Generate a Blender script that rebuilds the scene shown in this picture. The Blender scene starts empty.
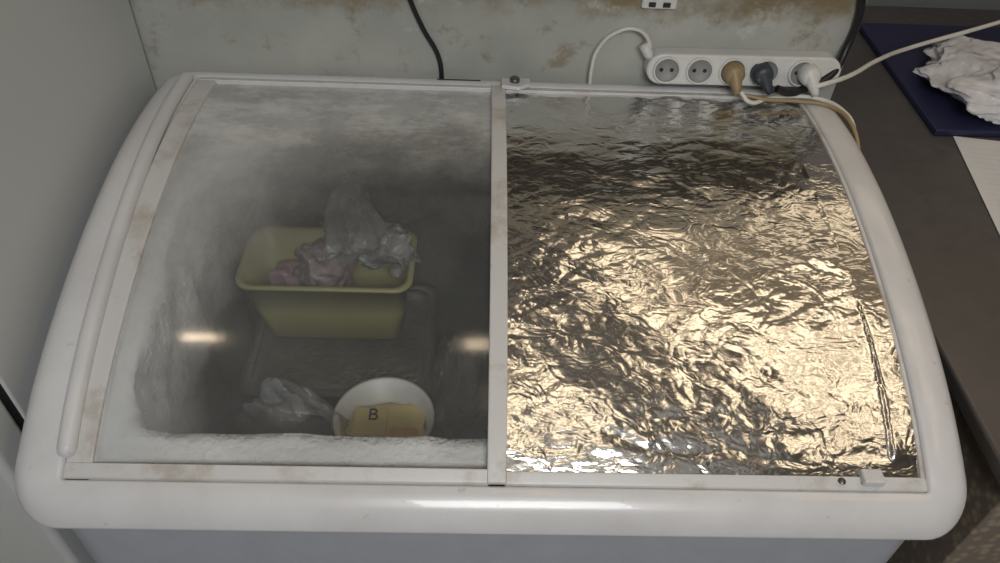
import bpy, math, random
import numpy as np
from mathutils import Vector, Matrix, noise
random.seed(3)
scene=bpy.context.scene
scene.view_settings.view_transform='Standard'
scene.view_settings.exposure=0.0

# ---------------------------------------------------------------- helpers
def link(o,parent=None):
    scene.collection.objects.link(o)
    if parent: o.parent=parent
    return o
def empty(name,loc=(0,0,0)):
    e=bpy.data.objects.new(name,None); e.empty_display_size=.05
    scene.collection.objects.link(e); return e
def mesh(name,verts,faces,mat=None,parent=None,smooth=True,bevel=0,seg=3,sub=0):
    m=bpy.data.meshes.new(name); m.from_pydata([tuple(v) for v in verts],[],faces); m.update()
    import bmesh
    bm=bmesh.new(); bm.from_mesh(m); bmesh.ops.recalc_face_normals(bm,faces=bm.faces); bm.to_mesh(m); bm.free()
    if smooth:
        for p in m.polygons: p.use_smooth=True
    o=bpy.data.objects.new(name,m); link(o,parent)
    if mat: m.materials.append(mat)
    if bevel:
        b=o.modifiers.new('b','BEVEL'); b.width=bevel; b.segments=seg; b.limit_method='ANGLE'; b.angle_limit=math.radians(40)
        w=o.modifiers.new('w','WEIGHTED_NORMAL'); w.keep_sharp=True
    if sub:
        s=o.modifiers.new('s','SUBSURF'); s.levels=sub; s.render_levels=sub
    return o
def box(name,x0,x1,y0,y1,z0,z1,mat,parent=None,bevel=0,M=None,seg=3):
    v=[Vector((x,y,z)) for z in (z0,z1) for y in (y0,y1) for x in (x0,x1)]
    if M: v=[M@p for p in v]
    f=[(0,1,3,2),(4,6,7,5),(0,4,5,1),(2,3,7,6),(0,2,6,4),(1,5,7,3)]
    return mesh(name,v,f,mat,parent,smooth=bool(bevel),bevel=bevel,seg=seg)
def lathe(name,prof,mat,parent=None,M=None,n=48,sx=1,sy=1,close=False):
    v=[];f=[]
    for r,z in prof:
        for i in range(n):
            a=2*math.pi*i/n; p=Vector((r*math.cos(a)*sx,r*math.sin(a)*sy,z)); v.append(M@p if M else p)
    for k in range(len(prof)-1):
        for i in range(n):
            j=(i+1)%n; f.append((k*n+i,k*n+j,(k+1)*n+j,(k+1)*n+i))
    if close:
        f.append(tuple(range(n))); f.append(tuple((len(prof)-1)*n+i for i in range(n)))
    return mesh(name,v,f,mat,parent)
def cable(name,pts,r,mat,parent=None):
    c=bpy.data.curves.new(name,'CURVE'); c.dimensions='3D'; c.bevel_depth=r; c.bevel_resolution=4; c.resolution_u=16
    s=c.splines.new('BEZIER'); s.bezier_points.add(len(pts)-1)
    for bp,p in zip(s.bezier_points,pts):
        bp.co=p; bp.handle_left_type='AUTO'; bp.handle_right_type='AUTO'
    c.use_fill_caps=True
    o=bpy.data.objects.new(name,c); c.materials.append(mat); link(o,parent); return o

class NT:
    def __init__(s,name):
        s.m=bpy.data.materials.new(name); s.m.use_nodes=True; s.t=s.m.node_tree; s.t.nodes.clear()
        s.out=s.n('ShaderNodeOutputMaterial')
    def n(s,t,**k):
        x=s.t.nodes.new(t)
        for a,b in k.items(): setattr(x,a,b)
        return x
    def l(s,a,b): s.t.links.new(a,b)
    def coord(s,scale=(1,1,1),rot=(0,0,0)):
        tc=s.n('ShaderNodeTexCoord'); mp=s.n('ShaderNodeMapping')
        mp.inputs['Scale'].default_value=scale; mp.inputs['Rotation'].default_value=rot
        s.l(tc.outputs['Object'],mp.inputs['Vector']); return mp.outputs[0]
    def noise(s,scale,detail=6,rough=.6,co=None,dist=0):
        x=s.n('ShaderNodeTexNoise'); x.inputs['Scale'].default_value=scale; x.inputs['Detail'].default_value=detail
        x.inputs['Roughness'].default_value=rough; x.inputs['Distortion'].default_value=dist
        s.l(co if co else s.coord(),x.inputs['Vector']); return x.outputs['Fac']
    def ramp(s,fac,stops):
        x=s.n('ShaderNodeValToRGB'); e=x.color_ramp.elements
        while len(e)<len(stops): e.new(.5)
        for el,(p,c) in zip(e,stops):
            el.position=p; el.color=(c,c,c,1) if isinstance(c,(int,float)) else (*c,1)
        s.l(fac,x.inputs[0]); return x.outputs[0]
    def math(s,op,a,b=0,clamp=False):
        x=s.n('ShaderNodeMath',operation=op,use_clamp=clamp)
        for i,v in enumerate((a,b)):
            if isinstance(v,(int,float)): x.inputs[i].default_value=v
            else: s.l(v,x.inputs[i])
        return x.outputs[0]
    def mix(s,f,a,b):
        x=s.n('ShaderNodeMix',data_type='RGBA')
        for i,v in ((0,f),(6,a),(7,b)):
            if isinstance(v,(int,float)): x.inputs[i].default_value=v
            elif isinstance(v,tuple): x.inputs[i].default_value=(*v,1)
            else: s.l(v,x.inputs[i])
        return x.outputs[2]
    def bump(s,h,st=.3,d=.01,normal=None):
        x=s.n('ShaderNodeBump'); x.inputs['Strength'].default_value=st; x.inputs['Distance'].default_value=d
        s.l(h,x.inputs['Height'])
        if normal: s.l(normal,x.inputs['Normal'])
        return x.outputs[0]
    def pr(s,col=(.8,.8,.8),rough=.5,metal=0,bump=None,**k):
        x=s.n('ShaderNodeBsdfPrincipled')
        for nm,v in (('Base Color',col),('Roughness',rough),('Metallic',metal)):
            if isinstance(v,tuple): x.inputs[nm].default_value=(*v,1)
            elif isinstance(v,(int,float)): x.inputs[nm].default_value=v
            else: s.l(v,x.inputs[nm])
        for nm,v in k.items():
            i=x.inputs[nm.replace('_',' ')]
            if isinstance(v,tuple): i.default_value=(*v,1)
            elif isinstance(v,(int,float)): i.default_value=v
            else: s.l(v,i)
        if bump: s.l(bump,x.inputs['Normal'])
        return x.outputs[0]
    def done(s,sh): s.l(sh,s.out.inputs[0]); return s.m
def simple(name,col,rough=.5,metal=0,nz=0.08,scale=20,bump=0):
    t=NT(name); f=t.noise(scale)
    d=tuple(c*(1-nz*2) for c in col)
    c=t.mix(f,d,tuple(min(1,c*(1+nz)) for c in col))
    return t.done(t.pr(c,rough,metal,bump=t.bump(f,bump,.003) if bump else None))

# ---------------------------------------------------------------- materials
def m_plastic():
    t=NT('freezer_white_plastic'); f=t.noise(5,8,.65); g=t.noise(60,3)
    c=t.mix(t.ramp(f,[(.3,0),(.75,1)]),(.58,.58,.58),(.71,.715,.72))
    c=t.mix(t.ramp(g,[(.68,0),(.78,.5)]),c,(.35,.28,.2))
    return t.done(t.pr(c,.28,bump=t.bump(f,.05,.004),Coat_Weight=.3))
def m_frame():
    t=NT('lid_frame_white'); f=t.noise(9,8,.7)
    c=t.mix(t.ramp(f,[(.51,0),(.70,.75)]),(.61,.61,.60),(.32,.25,.16))
    return t.done(t.pr(c,.35))
def m_glass():
    t=NT('fogged_glass')
    tc=t.n('ShaderNodeTexCoord'); sp=t.n('ShaderNodeSeparateXYZ'); t.l(tc.outputs['Object'],sp.inputs[0])
    dx=t.math('MULTIPLY',t.math('ADD',sp.outputs[0],.13),2.35); dy=t.math('MULTIPLY',t.math('ADD',sp.outputs[1],-.18),2.15)
    d=t.math('SQRT',t.math('ADD',t.math('MULTIPLY',dx,dx),t.math('MULTIPLY',dy,dy)))
    d=t.math('ADD',d,t.math('MULTIPLY',t.math('SUBTRACT',t.noise(5,5,.6),.5),.4))
    hz=t.ramp(d,[(.0,.05),(.58,.11),(.86,.42),(1.0,.68)])
    sm=t.noise(9,7,.7,t.coord((1,.45,1)))
    hz=t.math('MULTIPLY',hz,t.ramp(sm,[(.3,.68),(.5,.9),(.66,1.0)]),True)
    pm=t.math('MULTIPLY',t.ramp(t.noise(13,8,.75,t.coord((.7,1.4,1))),[(.45,0),(.60,.5)]),t.math('MULTIPLY',t.math('SUBTRACT',sp.outputs[1],.46),7,True),True)
    hz=t.math('ADD',hz,t.math('MULTIPLY',pm,.5),True)
    tr=t.n('ShaderNodeBsdfTransparent'); tr.inputs[0].default_value=(.95,.96,.95,1)
    gl=t.n('ShaderNodeBsdfGlossy'); gl.inputs['Roughness'].default_value=.10
    df=t.n('ShaderNodeBsdfDiffuse'); df.inputs[0].default_value=(.72,.745,.74,1)
    fr=t.n('ShaderNodeFresnel'); fr.inputs[0].default_value=1.5
    ff=t.math('MULTIPLY',fr.outputs[0],1.5,True)
    a=t.n('ShaderNodeMixShader'); t.l(hz,a.inputs[0]); t.l(tr.outputs[0],a.inputs[1]); t.l(df.outputs[0],a.inputs[2])
    b=t.n('ShaderNodeMixShader'); t.l(ff,b.inputs[0]); t.l(a.outputs[0],b.inputs[1]); t.l(gl.outputs[0],b.inputs[2])
    return t.done(b.outputs[0])
def m_foil():
    t=NT('aluminium_foil')
    co=t.coord((.8,1.3,1))
    def rg(sc,d):
        n=t.noise(sc,2,.5,co,d); return t.math('ABSOLUTE',t.math('SUBTRACT',n,.5))
    b1=t.bump(rg(30,.8),.38,.006)
    b2=t.bump(rg(85,.6),.35,.0013,b1)
    c=t.mix(t.noise(6),(.58,.575,.55),(.77,.765,.74))
    return t.done(t.pr(c,.16,.97,bump=b2))
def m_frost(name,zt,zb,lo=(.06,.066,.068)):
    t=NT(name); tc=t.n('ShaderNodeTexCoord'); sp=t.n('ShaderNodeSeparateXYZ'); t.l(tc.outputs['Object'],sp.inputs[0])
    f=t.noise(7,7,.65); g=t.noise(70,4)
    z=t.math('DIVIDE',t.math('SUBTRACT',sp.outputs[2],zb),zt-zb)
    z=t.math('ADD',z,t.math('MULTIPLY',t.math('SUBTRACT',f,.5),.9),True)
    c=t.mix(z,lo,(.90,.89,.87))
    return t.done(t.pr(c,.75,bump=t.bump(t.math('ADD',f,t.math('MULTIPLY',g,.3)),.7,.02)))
def m_wall():
    t=NT('dirty_plaster'); f=t.noise(3,8,.6); g=t.noise(10,8,.7); h=t.noise(5,6,.6,t.coord((1,1,1.5)))
    tc=t.n('ShaderNodeTexCoord'); sp=t.n('ShaderNodeSeparateXYZ'); t.l(tc.outputs['Object'],sp.inputs[0])
    c=t.mix(t.ramp(f,[(.3,0),(.7,1)]),(.33,.34,.31),(.48,.485,.44))
    top=t.math('MULTIPLY',t.math('SUBTRACT',t.math('ADD',sp.outputs[2],t.math('MULTIPLY',t.noise(16,5,.7),.12)),1.066),24,True)
    st=t.math('MULTIPLY',top,t.ramp(h,[(.38,.25),(.52,1)]),True)
    c=t.mix(t.math('MULTIPLY',st,.85),c,(.20,.14,.055))
    c=t.mix(t.ramp(g,[(.60,0),(.70,.6)]),c,(.66,.66,.62))
    c=t.mix(t.ramp(g,[(.34,.6),(.43,0)]),c,(.20,.145,.06))
    return t.done(t.pr(c,.5,bump=t.bump(g,.25,.01)))
def m_metal():
    t=NT('worn_dark_steel'); f=t.noise(4,8,.65,t.coord((1,.3,1))); g=t.noise(30,6)
    c=t.mix(f,(.065,.06,.057),(.165,.155,.15))
    return t.done(t.pr(c,t.ramp(g,[(.3,.3),(.7,.55)]),.4,bump=t.bump(g,.08,.002)))
def m_plasticbag(name,op=.35,col=(.8,.8,.82),fm=1.0):
    t=NT(name)
    tr=t.n('ShaderNodeBsdfTransparent'); gl=t.n('ShaderNodeBsdfGlossy'); gl.inputs['Roughness'].default_value=.2
    df=t.n('ShaderNodeBsdfDiffuse'); df.inputs[0].default_value=(*col,1)
    f=t.noise(18,5); b=t.bump(f,.5,.012)
    t.l(b,gl.inputs['Normal']); t.l(b,df.inputs['Normal'])
    a=t.n('ShaderNodeMixShader'); t.l(t.math('MULTIPLY',t.math('ADD',f,.5),op,True),a.inputs[0]); t.l(tr.outputs[0],a.inputs[1]); t.l(df.outputs[0],a.inputs[2])
    fr=t.n('ShaderNodeFresnel'); fr.inputs[0].default_value=1.45; t.l(b,fr.inputs['Normal'])
    c=t.n('ShaderNodeMixShader'); t.l(t.math('MULTIPLY',fr.outputs[0],fm,True),c.inputs[0]); t.l(a.outputs[0],c.inputs[1]); t.l(gl.outputs[0],c.inputs[2])
    return t.done(c.outputs[0])
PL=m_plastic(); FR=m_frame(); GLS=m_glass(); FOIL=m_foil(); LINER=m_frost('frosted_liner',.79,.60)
WALL=m_wall(); STEEL=m_metal()
GREYP=simple('body_panel_paint',(.45,.48,.54),.4)
FRIDGE=simple('fridge_paint',(.60,.625,.62),.4,nz=.04,scale=3)
DARK=simple('dark_rubber',(.02,.02,.02),.5)
BLACK=simple('black_cable',(.015,.015,.018),.4)
WHITEC=simple('white_cable',(.70,.69,.64),.4)
BEIGE=simple('beige_plug',(.34,.25,.13),.45)
GREYPLUG=simple('grey_plug',(.05,.06,.075),.45)
STRIP=simple('strip_white',(.70,.70,.67),.35)
HOLE=simple('socket_recess',(.30,.30,.29),.5)
NAVY=simple('navy_cover',(.022,.024,.07),.4)
PAPER=simple('paper',(.68,.69,.70),.8,nz=.04)
GREEN=simple('yellow_green_plastic',(.37,.36,.17),.4)
WPL=simple('white_tub',(.80,.80,.78),.4)
YEL=simple('yellow_food',(.75,.45,.10),.6)
YEL2=simple('cream_pack',(.80,.66,.30),.6)
PURP=simple('pinkish_meat',(.34,.22,.26),.6,nz=.35,scale=40)
RED=simple('red_label',(.60,.10,.08),.5,nz=.4,scale=60)
BAGC=m_plasticbag('clear_bag',.18); BAGW=m_plasticbag('white_bag_film',.27,(.76,.80,.84),1.3); CLEAR=m_plasticbag('clear_tray_plastic',.12,(.75,.75,.72),1.5)
WRAP=m_plasticbag('white_polythene',.78,(.85,.85,.88),1.4)
BOLT=simple('lock_metal',(.18,.18,.17),.35,.8)

# ---------------------------------------------------------------- freezer
ys=np.array([-.03,.0,.08,.135,.195,.27,.357,.47,.6,.70,.80]); zs=np.array([.729,.751,.797,.820,.842,.863,.882,.900,.907,.903,.890])
pc=np.polyfit(ys,zs,5)
def P(y): return float(np.polyval(pc,max(-.05,min(.82,y))))
fz=empty('chest_freezer')
def rrect(x0,x1,y0,y1,r,nc=10,ns=28):
    pts=[]
    cs=[(x1-r,y0+r,-90),(x1-r,y1-r,0),(x0+r,y1-r,90),(x0+r,y0+r,180)]
    for k,(cx,cy,a0) in enumerate(cs):
        arc=[(cx+r*math.cos(math.radians(a0+90*i/nc)),cy+r*math.sin(math.radians(a0+90*i/nc))) for i in range(nc+1)]
        pts+=arc
        nx=cs[(k+1)%4]; a=math.radians(nx[2]); q=(nx[0]+r*math.cos(a),nx[1]+r*math.sin(a))
        for i in range(1,ns): t=i/ns; pts.append((arc[-1][0]*(1-t)+q[0]*t,arc[-1][1]*(1-t)+q[1]*t))
    return pts
def ring(name,inner,outer,cs,mat,smooth=True):
    n=len(inner); v=[];f=[]
    for (t,dz,mode) in cs:
        for a,b in zip(inner,outer):
            x=a[0]*(1-t)+b[0]*t; y=a[1]*(1-t)+b[1]*t
            v.append((x,y,P(y)+dz if mode==0 else dz))
    m=len(cs)
    for k in range(m-1):
        for i in range(n):
            j=(i+1)%n; f.append((k*n+i,k*n+j,(k+1)*n+j,(k+1)*n+i))
    return mesh(name,v,f,mat,fz,smooth)
inn=rrect(-.551,.551,.019,.766,.004); out=rrect(-.617,.610,-.025,.802,.062)
ring('rim',inn,out,[(0,-.05,0),(0,-.006,0),(.02,-.001,0),(.10,.001,0),(.30,.003,0),(.55,.003,0),(.72,.001,0),(.84,-.003,0),(.93,-.008,0),(.985,-.012,0),(1,-.014,0),(.985,-.016,0),(.93,-.018,0),(.80,-.019,0),(.5,-.019,0)],PL)
bi=rrect(-.592,.582,.000,.785,.05)
ring('cabinet',bi,bi,[(0,-.014,0),(0,-.05,0),(0,-.2,0),(0,.06,1)],GREYP)
kb=rrect(-.53,.53,.03,.77,.04); ring('kick_base',kb,kb,[(0,.06,1),(0,.0,1)],DARK)
li=rrect(-.495,.495,.084,.735,.035); lo=rrect(-.553,.553,.018,.768,.012)
n=len(li); v=[];f=[]
def fr(x,y,z,s=9,a=.012): return a*(noise.noise(Vector((x*s,y*s,z*s)))+.5*noise.noise(Vector((x*s*3,y*s*3,z*s*3))))
rows=[]
for t in (0,.2,.4,.6,.8,1):
    row=[]
    for a,b in zip(lo,li):
        x=a[0]*(1-t)+b[0]*t; y=a[1]*(1-t)+b[1]*t
        row.append((x,y,P(y)-.026+ (abs(fr(x,y,.7,22,.012)) if 0<t else 0)-.005*t*t))
    rows.append(row)
for d in (.015,.03,.05,.07,.09,.11,.135,.16,.19,.22,.26,.30,.38,.5):
    row=[]
    for a in li:
        cx,cy=0,.42; nx,ny=cx-a[0],cy-a[1]; l=math.hypot(nx,ny)
        z0=P(a[1])-.030; z=z0-(z0-.34)*min(1,d/.5)
        am=.06 if a[1]>.6 else .024
        k=am*max(-.2,noise.noise(Vector((a[0]*11,a[1]*11,z*13))))+.014*noise.noise(Vector((a[0]*35,a[1]*35,z*35)))
        row.append((a[0]+nx/l*k,a[1]+ny/l*k,z))
    rows.append(row)
for r in rows: v+=r
for k in range(len(rows)-1):
    for i in range(n):
        j=(i+1)%n; f.append((k*n+i,k*n+j,(k+1)*n+j,(k+1)*n+i))
f.append(tuple((len(rows)-1)*n+i for i in range(n)))
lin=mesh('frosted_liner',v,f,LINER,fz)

def strip(name,x0,x1,y0,y1,off,th,mat,ns=40,bevel=.002,parent=None,xs=None):
    v=[];f=[]
    for i in range(ns+1):
        y=y0+(y1-y0)*i/ns; z=P(y)+off
        v+=[(x0,y,z),(x1,y,z),(x1,y,z-th),(x0,y,z-th)]
    for i in range(ns):
        a=i*4;b=a+4
        for k in range(4): f.append((a+k,a+(k+1)%4,b+(k+1)%4,b+k))
    f+= [(0,1,2,3),(ns*4+3,ns*4+2,ns*4+1,ns*4)]
    return mesh(name,v,f,mat,parent or fz,smooth=True,bevel=bevel)
strip('lid_track_front',-.553,.553,.015,.034,-.004,.02,PL,ns=4)
strip('left_lid_stile_outer',-.549,-.516,.019,.763,.001,.014,FR)
strip('left_lid_stile_inner',-.020,.005,.019,.763,.005,.016,FR)
strip('left_lid_front_rail',-.549,.005,.019,.035,.003,.016,FR,ns=6)
strip('left_lid_back_rail',-.549,.007,.752,.764,.002,.012,FR,ns=4)
def sheet(name,x0,x1,y0,y1,off,mat,nx=4,ny=60,fn=None,parent=None):
    v=[];f=[]
    for j in range(ny+1):
        for i in range(nx+1):
            x=x0+(x1-x0)*i/nx; y=y0+(y1-y0)*j/ny
            v.append((x,y,P(y)+off+(fn(x,y) if fn else 0)))
    for j in range(ny):
        for i in range(nx): a=j*(nx+1)+i; f.append((a,a+1,a+nx+2,a+nx+1))
    return mesh(name,v,f,mat,parent)
g=sheet('left_lid_glass',-.517,-.018,.034,.754,-.006,GLS,parent=fz)
pts=[]
for i in range(25):
    t=i/24; y=.748*(1-t)+.048*t; x=-.566+.018*t; pts.append((x,y,P(y)+.005))
cable('grip_rail',pts,.012,PL,fz)
lathe('grip_rail_end',[(0,.012),(.006,.0104),(.0104,.006),(.012,0)],PL,fz,Matrix.Translation(pts[-1])@Matrix.Rotation(math.radians(115),4,'X'),24)
strip('right_lid_stile_outer',.543,.549,.019,.763,.000,.012,FR)
strip('right_lid_front_rail',.004,.549,.019,.034,.001,.012,FR,ns=4)
strip('right_lid_back_rail',.005,.549,.750,.764,.001,.012,FR,ns=4)
strip('right_lid_panel',.006,.544,.034,.752,-.010,.006,PL)
mesh('lock_plate',[(-.002,.743,P(.75)+.006),(.03,.738,P(.75)+.006),(.05,.752,P(.75)+.006),(.05,.775,P(.77)+.006),(-.002,.775,P(.77)+.006),
  (-.002,.743,P(.75)+.014),(.03,.738,P(.75)+.014),(.05,.752,P(.75)+.014),(.05,.775,P(.77)+.014),(-.002,.775,P(.77)+.014)],
  [(4,3,2,1,0),(5,6,7,8,9)]+[(i,(i+1)%5,5+(i+1)%5,5+i) for i in range(5)],PL,fz,smooth=True,bevel=.002)
lathe('lock_barrel',[(0,.02),(.007,.02),(.009,.018),(.009,0)],BOLT,fz,Matrix.Translation((.022,.760,P(.76)+.002)),24)
box('lid_clip',.462,.490,.020,.041,P(.03)+.0,P(.03)+.012,PL,fz,bevel=.003)
lathe('screw_hole',[(0,.002),(.004,.002),(.005,0)],BOLT,fz,Matrix.Translation((.437,.027,P(.03)+.002)),16)
box('rear_vent_bar',-.12,-.04,.781,.784,P(.783)+.0,P(.783)+.004,DARK,fz)

# foil
def crum(x,y):
    p=Vector((x*3,y*3.5,0)); w=noise.noise_vector(p)*.8
    m=.45+1.3*max(0,noise.noise(Vector((x*5+9,y*6,5)))+.25)
    h=.0035*noise.noise(Vector((x*3,y*4,.3)))
    q=Vector((x*8,y*13,3.1))+w; h+=.0030*abs(noise.noise(q))
    q=Vector((x*14+y*9,y*23,7.7))+w; h+=.0025*m*abs(noise.noise(q))
    q=Vector((x*19-y*22,y*25,4.2))+w; h+=.0017*m*abs(noise.noise(q))
    q=Vector((x*36-y*16,y*55,1.7))+w*1.5; h+=.0008*m*abs(noise.noise(q))
    q=Vector((x*60+y*40,y*74,6.7))+w*1.5; h+=.0004*m*abs(noise.noise(q))
    return h
def foilh(x,y):
    e=.500+.012*math.sin(y*7+.6)
    s=1/(1+math.exp(-(x-e)/.0016)); h=crum(x,y)
    h2=.0020+crum(x*1.3+3,y*.45)*.8
    k=1/(1+math.exp((y-.056)/.0015))
    h=h*(1-s)+h2*s
    h=h*(1-k)+k*(.0010+crum(x*.6+5,y*1.2)*.45)
    return h
fo=sheet('aluminum_foil_sheet',.004,.545,.032,.751,-.006,FOIL,nx=440,ny=560,fn=foilh)

# ---------------------------------------------------------------- freezer contents
def contbox(name,x0,x1,y0,y1,z0,z1,taper,th,mat,lip=.008,parent=None,r=.03,M=None):
    def rr(s,z):
        a=rrect(x0+s,x1-s,y0+s,y1-s,max(.005,r-s*.3),6,3); return [(p[0],p[1],z) for p in a]
    rows=[rr(taper+.012,z0),rr(taper+.002,z0+.006),rr(taper*.5,(z0+z1)/2),rr(0,z1-.006),rr(-lip,z1-.006),rr(-lip,z1),rr(th*.6,z1),rr(th+taper*.5,(z0+z1)/2),rr(th+taper,z0+th+.004),rr(th+taper+.01,z0+th)]
    n=len(rows[0]); v=sum(rows,[]); f=[]
    for k in range(len(rows)-1):
        for i in range(n): j=(i+1)%n; f.append((k*n+i,k*n+j,(k+1)*n+j,(k+1)*n+i))
    f.append(tuple(range(n))); f.append(tuple((len(rows)-1)*n+i for i in range(n)))
    if M: v=[tuple(M@Vector(p)) for p in v]
    return mesh(name,v,f,mat,parent)
def blob(name,c,s,mat,seed=0,parent=None,sub=5,flat=None,nf=26,warp=.35,neck=0,rot=0,sq_=1.6):
    import bmesh
    rng=random.Random(seed)
    pl=[]
    for i in range(nf):
        z=rng.uniform(-1,1); a=rng.uniform(0,6.283); rr_=math.sqrt(1-z*z)
        pl.append((Vector((rr_*math.cos(a),rr_*math.sin(a),z)),rng.uniform(.72,1.05)))
    bm=bmesh.new(); bmesh.ops.create_icosphere(bm,subdivisions=sub,radius=1)
    R=Matrix.Rotation(rot,3,'Y')
    for vt in bm.verts:
        d=vt.co.normalized()
        k=1.2
        for nrm,dd in pl:
            q=nrm.dot(d)
            if q>.15: k=min(k,dd/q)
        p=d*k
        o=Vector((seed*1.3,seed*.7,2))
        p=p+noise.noise_vector(p*1.6+o)*warp+noise.noise_vector(p*4+o)*warp*.22
        p*=1+.05*noise.noise(p*9+o)+.05*abs(noise.noise(p*4+o))
        if neck:
            t=max(0,p.z-.3)
            sq=1/(1+t*sq_); p.x*=sq; p.y*=sq; p.z+=t*neck
            p.x+=.12*t*math.sin(p.z*5+seed)
        p=R@p
        vt.co=Vector((c[0]+p.x*s[0],c[1]+p.y*s[1],c[2]+p.z*s[2]))
        if flat is not None and vt.co.z<flat: vt.co.z=flat
    m=bpy.data.meshes.new(name); bm.to_mesh(m); bm.free()
    for p in m.polygons: p.use_smooth=True
    o=bpy.data.objects.new(name,m); m.materials.append(mat); link(o,parent); return o
gt=contbox('plastic_storage_tub',-.475,-.165,.505,.665,.452,.625,.022,.004,GREEN)
tr=contbox('clear_food_container',-.470,-.135,.41,.68,.345,.437,.02,.004,CLEAR)
contbox('lid',-.478,-.127,.40,.69,.435,.448,.0,.012,CLEAR,parent=tr)
blob('frozen_contents',(-.31,.55,.390),(.13,.08,.035),PURP,4,parent=tr,flat=.35)
blob('red_contents',(-.35,.462,.415),(.065,.026,.016),RED,14,parent=tr,flat=.35)
blob('pale_contents',(-.22,.462,.410),(.060,.030,.018),WPL,15,parent=tr,flat=.35)
blob('wrapped_contents',(-.42,.455,.405),(.030,.028,.018),WPL,16,parent=tr,flat=.35)
blob('dark_meat_bag',(-.38,.585,.560),(.055,.05,.04),PURP,31,flat=.46,parent=gt)
mb=blob('bagged_meat',(-.330,.575,.605),(.050,.046,.052),PURP,2)
blob('bag_film',(-.328,.575,.612),(.058,.054,.064),BAGC,9,parent=mb)
b1=blob('plastic_bag',(-.262,.595,.665),(.055,.045,.072),BAGW,5,neck=.9,warp=.6,flat=.50,rot=.15,sq_=1.0)
blob('second_layer',(-.205,.590,.645),(.048,.045,.048),BAGW,8,warp=.6,parent=b1)
b2=blob('plastic_bag',(-.360,.295,.475),(.098,.060,.098),BAGW,12,flat=.345,neck=.25,sq_=.5)
blob('inner_fold',(-.365,.30,.460),(.075,.045,.080),BAGW,33,flat=.345,parent=b2)
tub=lathe('round_food_tub',[(0,.346),(.062,.346),(.066,.35),(.082,.508),(.088,.508),(.088,.515),(.080,.515),(.064,.355),(0,.355)],WPL,None,Matrix.Translation((-.195,.300,0)))
blob('yellow_filling',(-.195,.300,.47),(.066,.066,.030),YEL2,3,parent=tub,warp=.1)
box('yellow_packet',-.250,-.190,.27,.33,.480,.503,YEL2,tub,bevel=.006)
box('orange_packet',-.185,-.135,.25,.29,.48,.500,YEL,tub,bevel=.004)
fc=bpy.data.curves.new('label_letter','FONT'); fc.body='B'; fc.size=.035; fc.extrude=.0006; fc.materials.append(DARK)
fo_=bpy.data.objects.new('label_letter',fc); fo_.location=(-.225,.300,.5042); link(fo_,tub)
blob('frozen_food_bag',(-.055,.47,.41),(.06,.13,.06),CLEAR,17,flat=.345)

# ---------------------------------------------------------------- power strip
ps=empty('power_strip')
Ms=Matrix.Translation((.438,.788,.937))@Matrix.Rotation(math.radians(-.5),4,'Y')@Matrix.Rotation(math.radians(-8),4,'X')
def capsule(name,hx,hz,y0,y1,mat,parent,M,bev):
    pts=[]
    for i in range(13): a=math.radians(-90+15*i); pts.append((hx-hz+hz*math.cos(a),hz*math.sin(a)))
    for i in range(13): a=math.radians(90+15*i); pts.append((-hx+hz+hz*math.cos(a),hz*math.sin(a)))
    n=len(pts); v=[M@Vector((p[0],y,p[1])) for y in (y0,y1) for p in pts]
    f=[tuple(range(n)),tuple(range(2*n-1,n-1,-1))]+[(i,(i+1)%n,n+(i+1)%n,n+i) for i in range(n)]
    return mesh(name,v,f,mat,parent,True,bevel=bev)
capsule('housing',.178,.029,-.020,.018,STRIP,ps,Ms,.005)
RX=Matrix.Rotation(math.radians(90),4,'X')
for i,x in enumerate((-.142,-.082,-.022,.038,.105)):
    MM=Ms@Matrix.Translation((x,-.021,0))@RX
    lathe('socket_ring_%d'%i,[(.025,-.002),(.025,.004),(.0235,.005),(.0215,.004)],STRIP,ps,MM,32)
    lathe('socket_well_%d'%i,[(.0215,.004),(.0195,-.0005),(0,-.0005)],HOLE,ps,MM,32)
    for s in (-1,1): lathe('pin_hole_%d'%i,[(0,.001),(.0034,.001),(.0034,-.0005)],DARK,ps,MM@Matrix.Translation((s*.0095,0,0)),12)
def plug(name,x,mat,tilt):
    M0=Ms@Matrix.Translation((x,-.021,0))@RX
    lathe(name,[(0,.026),(.012,.026),(.018,.020),(.0195,.010),(.0195,0)],mat,ps,M0,32)
    M1=M0@Matrix.Translation((0,0,.016))@Matrix.Rotation(math.radians(tilt),4,'Y')@Matrix.Rotation(math.radians(55),4,'X')
    lathe(name+'_neck',[(.013,-.004),(.012,.012),(.008,.026),(.006,.036),(0,.036)],mat,ps,M1,24)
plug('beige_plug',-.022,BEIGE,20); plug('grey_plug',.030,GREYPLUG,55); plug('white_plug',.116,STRIP,35)
lathe('white_plug_left',[(0,.0),(.006,.0),(.009,.008),(.010,.030),(.0,.030)],STRIP,ps,Ms@Matrix.Translation((-.172,-.008,.016))@Matrix.Rotation(math.radians(-30),4,'Y'),24)
cable('strip_cord',[(.262,.780,.955),(.258,.783,.985),(.235,.785,1.005),(.20,.785,1.0),(.17,.787,.965),(.163,.788,.92),(.165,.790,.88)],.0035,WHITEC,ps)
cable('beige_plug_cord',[(.425,.722,.925),(.44,.712,.912),(.48,.730,.908),(.53,.742,.908),(.585,.730,.908),(.608,.700,.907),(.617,.66,.90),(.627,.62,.84)],.004,WHITEC,ps)
cable('beige_plug_cord_b',[(.43,.730,.915),(.47,.722,.912),(.54,.722,.909),(.592,.705,.909),(.612,.66,.905),(.625,.60,.86)],.0035,BEIGE,ps)
cable('grey_plug_cord',[(.490,.728,.93),(.515,.730,.922),(.55,.752,.918),(.60,.770,.94),(.622,.795,.98),(.626,.80,1.03),(.612,.80,1.1),(.60,.80,1.3)],.007,BLACK,ps)
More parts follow.
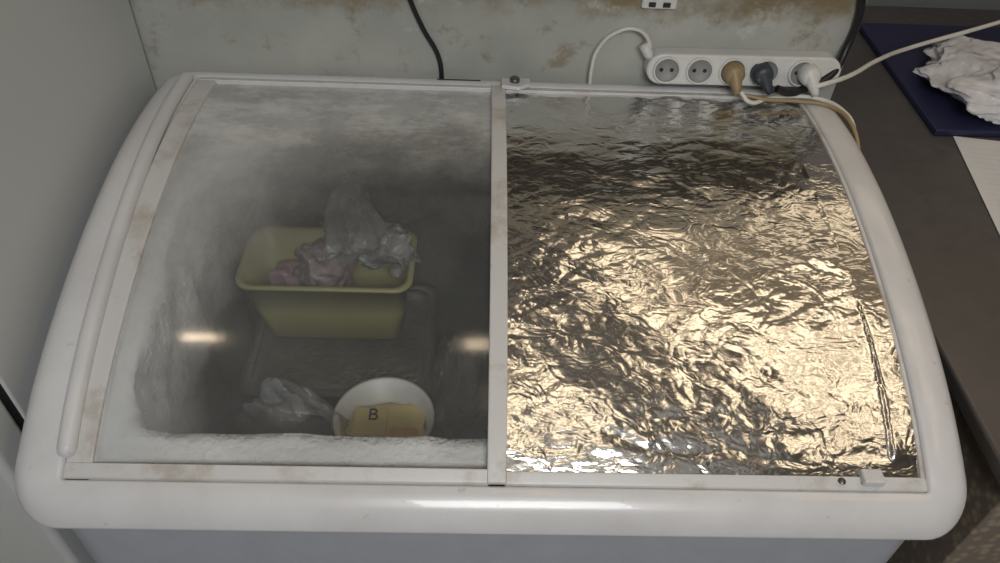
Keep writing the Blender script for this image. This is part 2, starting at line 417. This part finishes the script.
cable('white_plug_cord',[(.555,.735,.93),(.585,.74,.938),(.63,.77,.935),(.72,.86,.92),(.86,1.0,.88),(1.10,1.1,.90),(1.5,1.2,1.0)],.0045,WHITEC,ps)
cable('black_power_cable',[(-.20,.803,1.3),(-.19,.803,1.12),(-.165,.803,1.035),(-.145,.803,.985),(-.118,.803,.93),(-.112,.805,.87)],.0045,BLACK)
wo=box('wall_outlet',.238,.300,.800,.812,1.036,1.098,STRIP,None,bevel=.004)
box('outlet_notch',.25,.262,.798,.802,1.041,1.049,DARK,wo); box('outlet_notch_b',.275,.288,.798,.802,1.041,1.049,DARK,wo)

# ---------------------------------------------------------------- room
ROOM=simple('room_plaster',(.40,.37,.32),.7,nz=.1,scale=2)
box('wall_back',-2.2,.635,.81,.93,0,2.7,WALL)
box('wall_back_recess',.635,2.6,1.40,1.5,0,2.7,simple('grey_sheet',(.22,.23,.24),.45,.2,scale=4))
box('wall_left',-2.3,-2.2,-2.6,.93,0,2.7,ROOM); box('wall_right',2.6,2.7,-2.6,1.5,0,2.7,ROOM); box('wall_front',-2.3,2.7,-2.7,-2.6,0,2.7,ROOM)
box('ceiling',-2.3,2.7,-2.7,1.5,2.7,2.8,ROOM)
def m_floor():
    t=NT('terrazzo_floor'); v=t.n('ShaderNodeTexVoronoi'); v.inputs['Scale'].default_value=60; t.l(t.coord(),v.inputs['Vector'])
    c=t.mix(t.ramp(v.outputs['Distance'],[(.2,0),(.5,1)]),(.34,.28,.2),(.2,.17,.14)); return t.done(t.pr(c,.5))
TERR=m_floor()
box('floor',-2.3,2.7,-2.7,1.5,-.1,0,TERR)
rf=empty('refrigerator')
box('body',-1.30,-.65,.125,.80,.03,1.42,FRIDGE,rf,bevel=.006)
box('door_gasket',-1.295,-.653,.112,.126,.05,1.40,DARK,rf)
box('door',-1.30,-.648,.05,.114,.05,1.42,FRIDGE,rf,bevel=.012)
box('feet',-1.25,-.70,.2,.78,0,.035,DARK,rf)
for i in range(8): box('scuff_%d'%i,-.651,-.6492,.15+.005*(i%3),.152+.005*(i%3),.69+.007*i,.692+.007*i,DARK,rf)
ct=empty('metal_counter')
box('top',.64,2.2,.0,1.38,.77,.80,STEEL,ct,bevel=.006)
box('side_panel',.66,2.2,.02,1.36,.1,.77,TERR,ct,bevel=.004)
box('plinth',.70,2.15,.06,1.3,0,.1,DARK,ct)
box('navy_binder',.857,1.35,.79,1.25,.801,.815,NAVY,None,bevel=.003)
blob('plastic_wrap',(1.065,.93,.845),(.170,.14,.050),WRAP,24,flat=.816,nf=12,warp=.32,sub=6)
Mp=Matrix.Translation((.975,.62,.8015))@Matrix.Rotation(math.radians(-9),4,'Z')
pp=box('printed_paper',-.105,.105,-.155,.155,0,.0012,PAPER,None,M=Mp)
INK=simple('ink',(.46,.47,.50),.8)
for i in range(16): box('text_line_%d'%i,-.085,.08-.03*(i%3),-.13+.0165*i,-.1292+.0165*i,.0012,.0013,INK,pp,M=Mp)
sh=empty('unseen_light_blocker')  # added out of view: blocks light and darkens the foil's rear reflection
box('blocker_board',-2.0,.62,.68,.808,1.19,1.21,STEEL,sh)
box('blocker_bracket',-.5,-.48,.70,.808,1.12,1.19,STEEL,sh)
cable('dark_reflection_tube',[(.06,.78,1.80),(.18,.55,2.06),(.48,.12,2.33),(.78,-.4,2.42),(1.05,-.9,2.42)],.17,STEEL)  # unseen dark tube, added so the foil mirrors a diagonal dark band

# ---------------------------------------------------------------- lights
def area(name,loc,tgt,sx,sy,power,col):
    l=bpy.data.lights.new(name,'AREA'); l.shape='RECTANGLE'; l.size=sx; l.size_y=sy; l.energy=power; l.color=col
    o=bpy.data.objects.new(name,l); o.location=loc
    o.rotation_euler=(Vector(tgt)-Vector(loc)).to_track_quat('-Z','Y').to_euler(); link(o); return o
WARM=(1,.79,.55)
for (x,y,sx,sy,rad) in [(1.0,.45,.5,.35,2.8),(1.55,.45,.35,.35,2.5),(.38,.64,.46,.2,3.2),(1.2,0,.35,.36,2.6),(1.6,-.1,.28,.4,2.5),(1.35,-.5,.4,.28,2.5),(.15,-.12,.24,.26,3.2),(.33,-.5,.36,.26,2.8)]:
    area('warm_glint_panel',(x,y,2.62),(x,y,0),sx,sy,rad*math.pi*sx*sy,WARM)  # added panels, spaced to give the foil warm glints around the dark diagonal
area('foil_reflection_light',(.33,.800,2.08),(.33,-1,2.08),.50,.60,2.1,WARM)  # added out of view for the foil to mirror as a warm bright zone
area('foil_reflection_light',(1.45,1.38,2.35),(1.45,0,2.35),1.5,.5,3.4,WARM)  # second added light, above the counter recess, mirrored in the foil's right side
area('tube_lamp',(-1.05,.37,2.6),(-1.05,.37,0),.18,.05,.8,WARM)
area('tube_lamp',(-.03,.36,2.6),(-.03,.36,0),.09,.09,.35,WARM)
area('cool_ceiling_lamp',(.15,-1.5,2.6),(-.2,.2,.8),.9,.9,46,(.97,.98,1))
w=bpy.data.worlds.new('world'); w.use_nodes=True; w.node_tree.nodes['Background'].inputs[0].default_value=(.5,.55,.6,1); w.node_tree.nodes['Background'].inputs[1].default_value=.3
scene.world=w

# ---------------------------------------------------------------- camera
p,y,r=0.7737,0.0426,0.0532
fw=Vector((math.sin(y)*math.cos(p),math.cos(y)*math.cos(p),-math.sin(p))); rt=Vector((math.cos(y),-math.sin(y),0)); up=rt.cross(fw)
a=rt*math.cos(r)+up*math.sin(r); b=a.cross(fw)
cam=bpy.data.cameras.new('camera'); cam.sensor_width=36; cam.lens=28.08; cam.clip_start=.02
co=bpy.data.objects.new('camera',cam); link(co)
M=Matrix((a,b,-fw)).transposed().to_4x4(); M.translation=Vector((-.0394,-.5082,1.6402)); co.matrix_world=M
scene.camera=co
